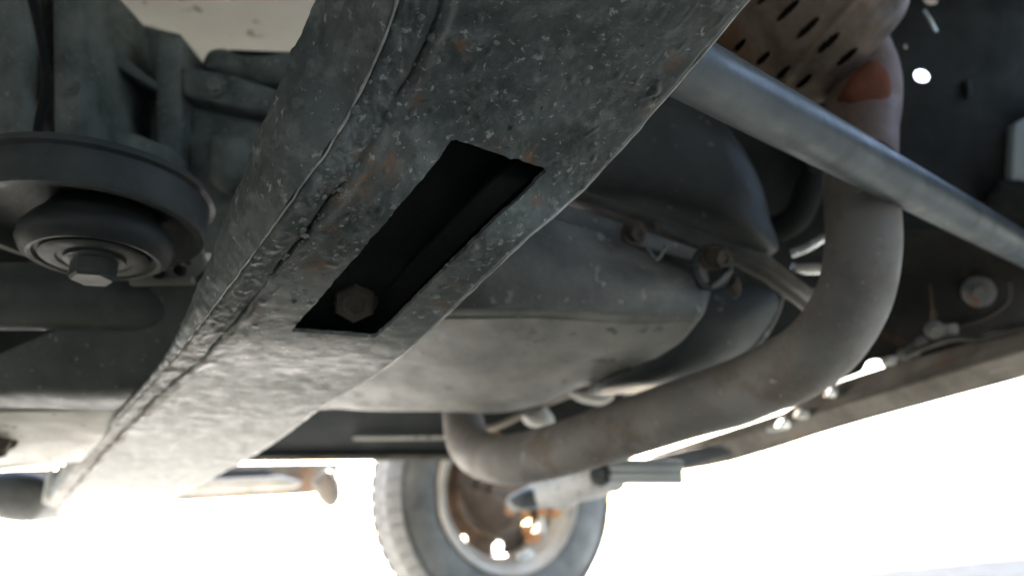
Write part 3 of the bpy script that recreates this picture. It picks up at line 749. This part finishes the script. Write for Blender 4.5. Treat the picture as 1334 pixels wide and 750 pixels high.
# ------------------------------------------------------------------ front rail, brackets, right
def rail():
    st = [(1440, 402, 455, .92), (1334, 432, 489, 1.02), (1250, 452, 512, 1.10), (1130, 486, 545, 1.24), (1060, 512, 566, 1.34), (1000, 549, 586, 1.45), (930, 572, 605, 1.6), (850, 592, 618, 1.78)]
    bm = bmesh.new(); rows = []
    for x, t, b, d in st:
        bk = Vector((.35, .9, .1))*.06
        a, c = P(x, t, d), P(x, b, d); m_ = (a+c)/2+Vector((-.02, -.02, 0))*.6
        rows.append([a+bk*.9+UP*.002, a+bk*.15, a, a.lerp(m_, .7), m_, c.lerp(m_, .7), c, c+bk*.15-UP*.001, c+bk])
    g = loft(bm, rows, 3, 6)
    for k in (0, -1): bm.faces.new(g[k])
    for i in range(len(g)-1): bm.faces.new((g[i][0], g[i+1][0], g[i+1][-1], g[i][-1]))
    o = fin(bm, 'front_rail', 'brown', car, 'brown dusty front rail with rust along the lower right', sharp=50)
    part_slab('seam_strip', 'pale', [(1290, 478, 1.04), (1400, 452, .95), (1400, 458, .95), (1290, 486, 1.04)], 1, .006, o, bevel=.001)
    for x, y, d, r in ((1218, 430, 1.1, .009), (1190, 456, 1.13, .007), (1178, 462, 1.15, .007), (1200, 446, 1.12, .006)):
        bolt(P(x, y, d), Vector((-.3, -.8, -.3)), r, .012, 'bolt', o, 1.4)
    o = part_slab('mounting_bracket', 'brown', [(1160, 300, 1.180), (1400, 300, 1.100), (1400, 417, 1.080), (1324, 441, 1.110), (1321, 432, 1.110), (1284, 437, 1.130), (1280, 452, 1.130), (1250, 458, 1.150), (1212, 466, 1.180), (1170, 477, 1.210), (1163, 464, 1.220), (1132, 470, 1.230), (1126, 484, 1.240), (1085, 500, 1.260), (1085, 330, 1.220)], 1.1, .05, label='dark brown bracket with a bolt behind the exhaust', bevel=.006)
    o.data.materials[0] = M['dbrown'] = mat('dark_brown_steel', [(.012, .011, .009), (.028, .024, .019)], .75, 0, 14, .35, 90, rust=(.14, .075, .04), rust_thr=.66, rust_scale=9)
    bolt(P(1275, 380, 1.13), Vector((-.3, -.9, -.3)), .011, .012, 'bolt', o, 2.0)
    part_tube('bracket_rim', 'dbrown', [(1245, 425, 1.145), (1285, 412, 1.120), (1312, 392, 1.095), (1314, 365, 1.085)], .004, o, seg=8)
    part_slab('bracket_web', 'rustd', [(1210, 370, 1.160), (1222, 362, 1.160), (1228, 410, 1.160), (1216, 418, 1.160)], 1.07, .01, o, bevel=.002)
    part_slab('hinge_clip', 'bolt', [(1232, 422, 1.135), (1248, 420, 1.135), (1250, 434, 1.135), (1234, 436, 1.135)], 1.05, .02, o, bevel=.002)
rail()

# ------------------------------------------------------------------ far side: sill, step, suspension, wheel
o = part_slab('sill', 'sill', [(-100, 520), (660, 512), (660, 592), (-100, 598)], 1.66, .12, label='dark far-side sill behind the crossmember', bevel=.01)
part_slab('sill_flange', 'lip', [(-100, 598), (600, 591), (600, 599), (-100, 606)], 1.64, .03, o, bevel=.002)
part_slab('sill_flange', 'pale', [(460, 569), (600, 567), (600, 572), (460, 573)], 1.64, .01, o, bevel=.001)
def step():
    o = part_slab('side_step', 'brown', [(170, 606), (440, 603), (425, 640), (400, 644), (180, 656)], 1.86, .05, label='pale side step hanging under the sill', bevel=.006)
    part_slab('step_bar', 'pale', [(190, 628, 1.80), (360, 620, 1.80), (390, 628, 1.80), (380, 636, 1.80), (190, 646, 1.8)], 1.8, .05, o, bevel=.006)
    part_slab('step_recess', 'sill', [(270, 612, 1.84), (345, 609, 1.84), (360, 620, 1.84), (270, 626, 1.84)], 1.84, .01, o, bevel=.002)
    part_pillow('tow_eye', 'brown', [(405, 628), (425, 612), (438, 625), (440, 648), (430, 661), (415, 650)], 1.8, .015, .03, o, 'small brown hook at the step end')
step()
part_pillow('far_bush', 'rubber', [(-40, 618), (20, 612), (62, 622), (68, 645), (48, 676), (10, 678), (-40, 660)], 1.45, .03, .1, label='dark rounded bush at the lower left')
part_tube('rod', 'light', [(68, 606, 1.4), (62, 630, 1.4), (58, 655, 1.4)], .004, seg=8)
part_tube('rod', 'mount', [(80, 606, 1.4), (75, 625, 1.4), (72, 645, 1.4)], .006, seg=8)

def wheel():
    e = bpy.data.objects.new('wheel', None); COL.objects.link(e)
    c = P(645, 640, 2.12); WORLD[e.name] = c; e.parent = car; e.location = c-WORLD['car']; e['label'] = 'dusty far front wheel seen from its inner side'
    n = Vector((.5, -.866, .0)).normalized()      # towards the inside of the car
    ro, ri, hw = .322, .198, .092
    bm = bmesh.new()
    lathe(bm, c, n, [(hw*.72, ri), (hw*.86, ri+.006), (hw*.98, ri+.03), (hw*1.05, ri+.06), (hw*1.0, ri+.085), (hw*.86, ro-.014), (hw*.74, ro-.004), (hw*.4, ro), (0, ro+.002), (-hw*.4, ro), (-hw*.74, ro-.004),
                     (-hw*.86, ro-.014), (-hw, ri+.085), (-hw*1.05, ri+.06), (-hw*.98, ri+.03), (-hw*.86, ri+.006), (-hw*.72, ri)], 96)
    fin(bm, 'tyre', 'tyre', e, 'dusty grey tyre', sharp=60)
    # tread blocks on shoulder and crown, one mesh shared by all
    def block(h, r, sx, sy, sz):
        b = bmesh.new(); bmesh.ops.create_cube(b, size=1)
        for v in b.verts: v.co = Vector((v.co.x*sx*(1-.12*(v.co.z > 0)), v.co.y*sy*(1-.12*(v.co.z > 0)), v.co.z*sz))
        me = bpy.data.meshes.new('tread_block'); b.to_mesh(me); b.free(); me.materials.append(M['tread']); return me
    axn, u, v = frame(n)
    nb = 56
    for h, tilt, me, ph in ((hw*.80, .55, block(0, 0, .033, .046, .003), 0), (hw*.30, 0, block(0, 0, .032, .038, .004), .5), (-hw*.30, 0, block(0, 0, .032, .038, .004), 0), (-hw*.80, -.55, block(0, 0, .033, .046, .003), .5)):
        for k in range(nb):
            a = 2*math.pi*(k+ph)/nb; rd = u*math.cos(a)+v*math.sin(a); tg = axn.cross(rd)
            up = (rd*math.cos(tilt)+axn*math.sin(tilt)).normalized(); side = up.cross(tg)
            m4 = Matrix((( tg.x, side.x, up.x), (tg.y, side.y, up.y), (tg.z, side.z, up.z))).to_4x4()
            o = bpy.data.objects.new('tread_block', me); COL.objects.link(o); o.parent = e
            pos = axn*h + rd*(ro-(.006 if tilt else 0))
            o.matrix_local = Matrix.Translation(pos) @ m4
    bm = bmesh.new()
    lathe(bm, c, n, [(hw*.72, ri-.012), (hw*.80, ri-.002), (hw*.92, ri+.010), (hw*.97, ri+.004), (hw*.90, ri-.006), (hw*.72, ri-.018), (hw*.5, ri-.030), (-hw*.2, ri-.034), (-hw*.6, ri-.02), (-hw*.9, ri+.004),
                     (-hw*.95, ri+.002), (-hw*.6, ri-.024), (-hw*.2, ri-.037), (hw*.5, ri-.034)], 96, closed=True)
    fin(bm, 'rim', 'rim', e, 'pale steel wheel rim', sharp=60)
    # wheel disc with round openings to the bright outside
    bm = bmesh.new(); na, nr = 180, 24; r_a, r_b = .03, ri-.022; g = []
    for i in range(nr+1):
        r = r_a+(r_b-r_a)*i/nr; hh = -hw*.45+.02*math.cos(i/nr*math.pi)
        g.append([bm.verts.new(c+n*hh+(u*math.cos(2*math.pi*k/na)+v*math.sin(2*math.pi*k/na))*r) for k in range(na)])
    for i in range(nr):
        for k in range(na):
            r = r_a+(r_b-r_a)*(i+.5)/nr; a = 2*math.pi*(k+.5)/na; cut = False
            for q in range(8):
                qa = 2*math.pi*(q+.35)/8
                if math.hypot(r*math.cos(a)-.145*math.cos(qa), r*math.sin(a)-.145*math.sin(qa)) < .016: cut = True
            if not cut: bm.faces.new((g[i][k], g[i][(k+1) % na], g[i+1][(k+1) % na], g[i+1][k]))
    o = fin(bm, 'wheel_disc', 'rustd', e, 'rust-brown wheel centre with round openings'); md = o.modifiers.new('s', 'SOLIDIFY'); md.thickness = .004
    bm = bmesh.new(); lathe(bm, c, n, [(-.01, 0), (-.01, .112), (.004, .114), (.012, .112), (.012, .07), (.03, .065), (.035, .04), (.05, .038), (.05, 0)], 64)
    fin(bm, 'brake_disc', 'rustd', e, 'rusty brown brake disc')
    for k, (x, y) in enumerate(((665, 664), (684, 671), (706, 668), (723, 667), (686, 689), (697, 700), (690, 712-12))):
        bolt(P(x, y, 1.985), n, .011, .014, 'nut', e, 1.2, 'wheel_nut', rot=k)
    # adjuster
    part_tube('bleed_pipe', 'light', [(705, 668, 1.98), (706, 680, 1.98), (707, 694, 1.98)], .006, e, seg=8)
    part_pillow('balance_weight', 'light', [(676, 719), (688, 715), (696, 722), (686, 731), (674, 728)], 2.0, .006, .01, e, 'silver balance weight on the rim')
    part_pillow('brake_backplate', 'rustd', [(600, 630), (630, 640), (660, 652), (676, 680), (650, 690), (625, 675), (605, 655)], 2.06, .012, .02, e)
wheel()
def suspension():
    bm = bmesh.new(); tube(bm, [P(668, 655, 1.92), P(700, 645, 1.86), P(745, 632, 1.78), P(800, 618, 1.68)], [.02, .03, .038, .036], 24, 8)
    o = fin(bm, 'control_arm', 'pale', car, 'pale control arm reaching to the wheel')
    part_pillow('ball_joint', 'mount', [(662, 650), (690, 636), (712, 645), (702, 660), (675, 662)], 1.84, .02, .03, o)
    part_slab('arm_plate', 'pale', [(690, 612, 1.82), (752, 608, 1.76), (768, 640, 1.74), (740, 664, 1.78), (700, 660, 1.84)], 1.8, .02, o, bevel=.006)
    o = part_slab('tie_bar', 'bluegrey', [(778, 603, 1.58), (800, 596, 1.55), (890, 600, 1.5), (892, 630, 1.5), (780, 632, 1.58)], 1.55, .03, label='flat grey tie bar end beside the wheel', bevel=.004)
    for y in (608, 618, 627): part_slab('bar_rib', 'light', [(795, y, 1.535), (888, y, 1.485), (888, y+4, 1.485), (795, y+4, 1.535)], 1.5, .008, o, bevel=.001)
    bolt(P(782, 618, 1.56), Vector((-.4, -.9, 0)), .016, .014, 'mount', o, 1.4)
    part_slab('lower_link', 'sill', [(800, 606, 1.7), (900, 585, 1.6), (960, 572, 1.52), (1045, 552, 1.42), (1045, 566, 1.42), (960, 590, 1.52), (880, 612, 1.62), (800, 622, 1.7)], 1.6, .03, label='dark link arm above the front rail', bevel=.004)
    bm = bmesh.new()
    part_tube('brake_pipe', 'light', [(1000, 558, 1.4), (1025, 554, 1.38), (1036, 545, 1.37), (1042, 532, 1.36), (1050, 545, 1.36)], .006, label='bright looped brake pipe', seg=10)
    # steering bits above the pipe
    part_pillow('joint_boot', 'pale', [(678, 540), (690, 530), (708, 528), (722, 545), (716, 556), (696, 556), (684, 550)], 1.4, .03, .04, label='pale dusty joint boot above the exhaust pipe')
    part_pillow('joint_boot', 'pale', [(742, 512), (762, 500), (790, 498), (800, 516), (786, 526), (760, 522)], 1.3, .02, .04, label='dusty light joint left of the bellhousing')
    part_pillow('clamp', 'light', [(800, 500), (830, 490), (858, 494), (846, 508), (812, 512)], 1.24, .012, .02, label='bright clamp above the exhaust pipe')
    part_tube('brake_hose', 'wire', [(625, 562, 1.45), (655, 552, 1.42), (690, 535, 1.4), (735, 516, 1.36), (770, 505, 1.32)], .006, label='thin tan brake hose', seg=8)
    part_pillow('hose_end', 'nut', [(628, 566), (640, 560), (652, 566), (640, 574)], 1.45, .01, .02)
    part_slab('subframe', 'dark', [(600, 505), (760, 470), (900, 460), (900, 520), (760, 562), (600, 592)], 1.62, .1, label='dark subframe behind the exhaust pipe', bevel=.01)
suspension()

# small fittings along the front rail and wiring by the gearbox
for k, (x, y, d, r) in enumerate(((1160, 470, 1.17, .006), (1085, 512, 1.27, .007), (1045, 540, 1.32, .009), (1022, 552, 1.36, .006))):
    part_pillow('clip', 'chrome' if k % 2 else 'light', [(x-9, y+3), (x-2, y-6), (x+9, y-5), (x+6, y+5)], d, .004, .012)
part_tube('brake_pipe', 'lip', [(1180, 462, 1.12), (1215, 449, 1.1), (1245, 441, 1.08), (1290, 440, 1.05), (1400, 410, .98)], .004, label='thin brake pipe along the top of the front rail', seg=10)
part_tube('wiring_loom', 'dark', [(30, -40, .76), (52, 40, .755), (60, 110, .76), (50, 165, .765), (44, 230, .77)], .0045, label='thin black wire beside the gearbox rib', seg=10)
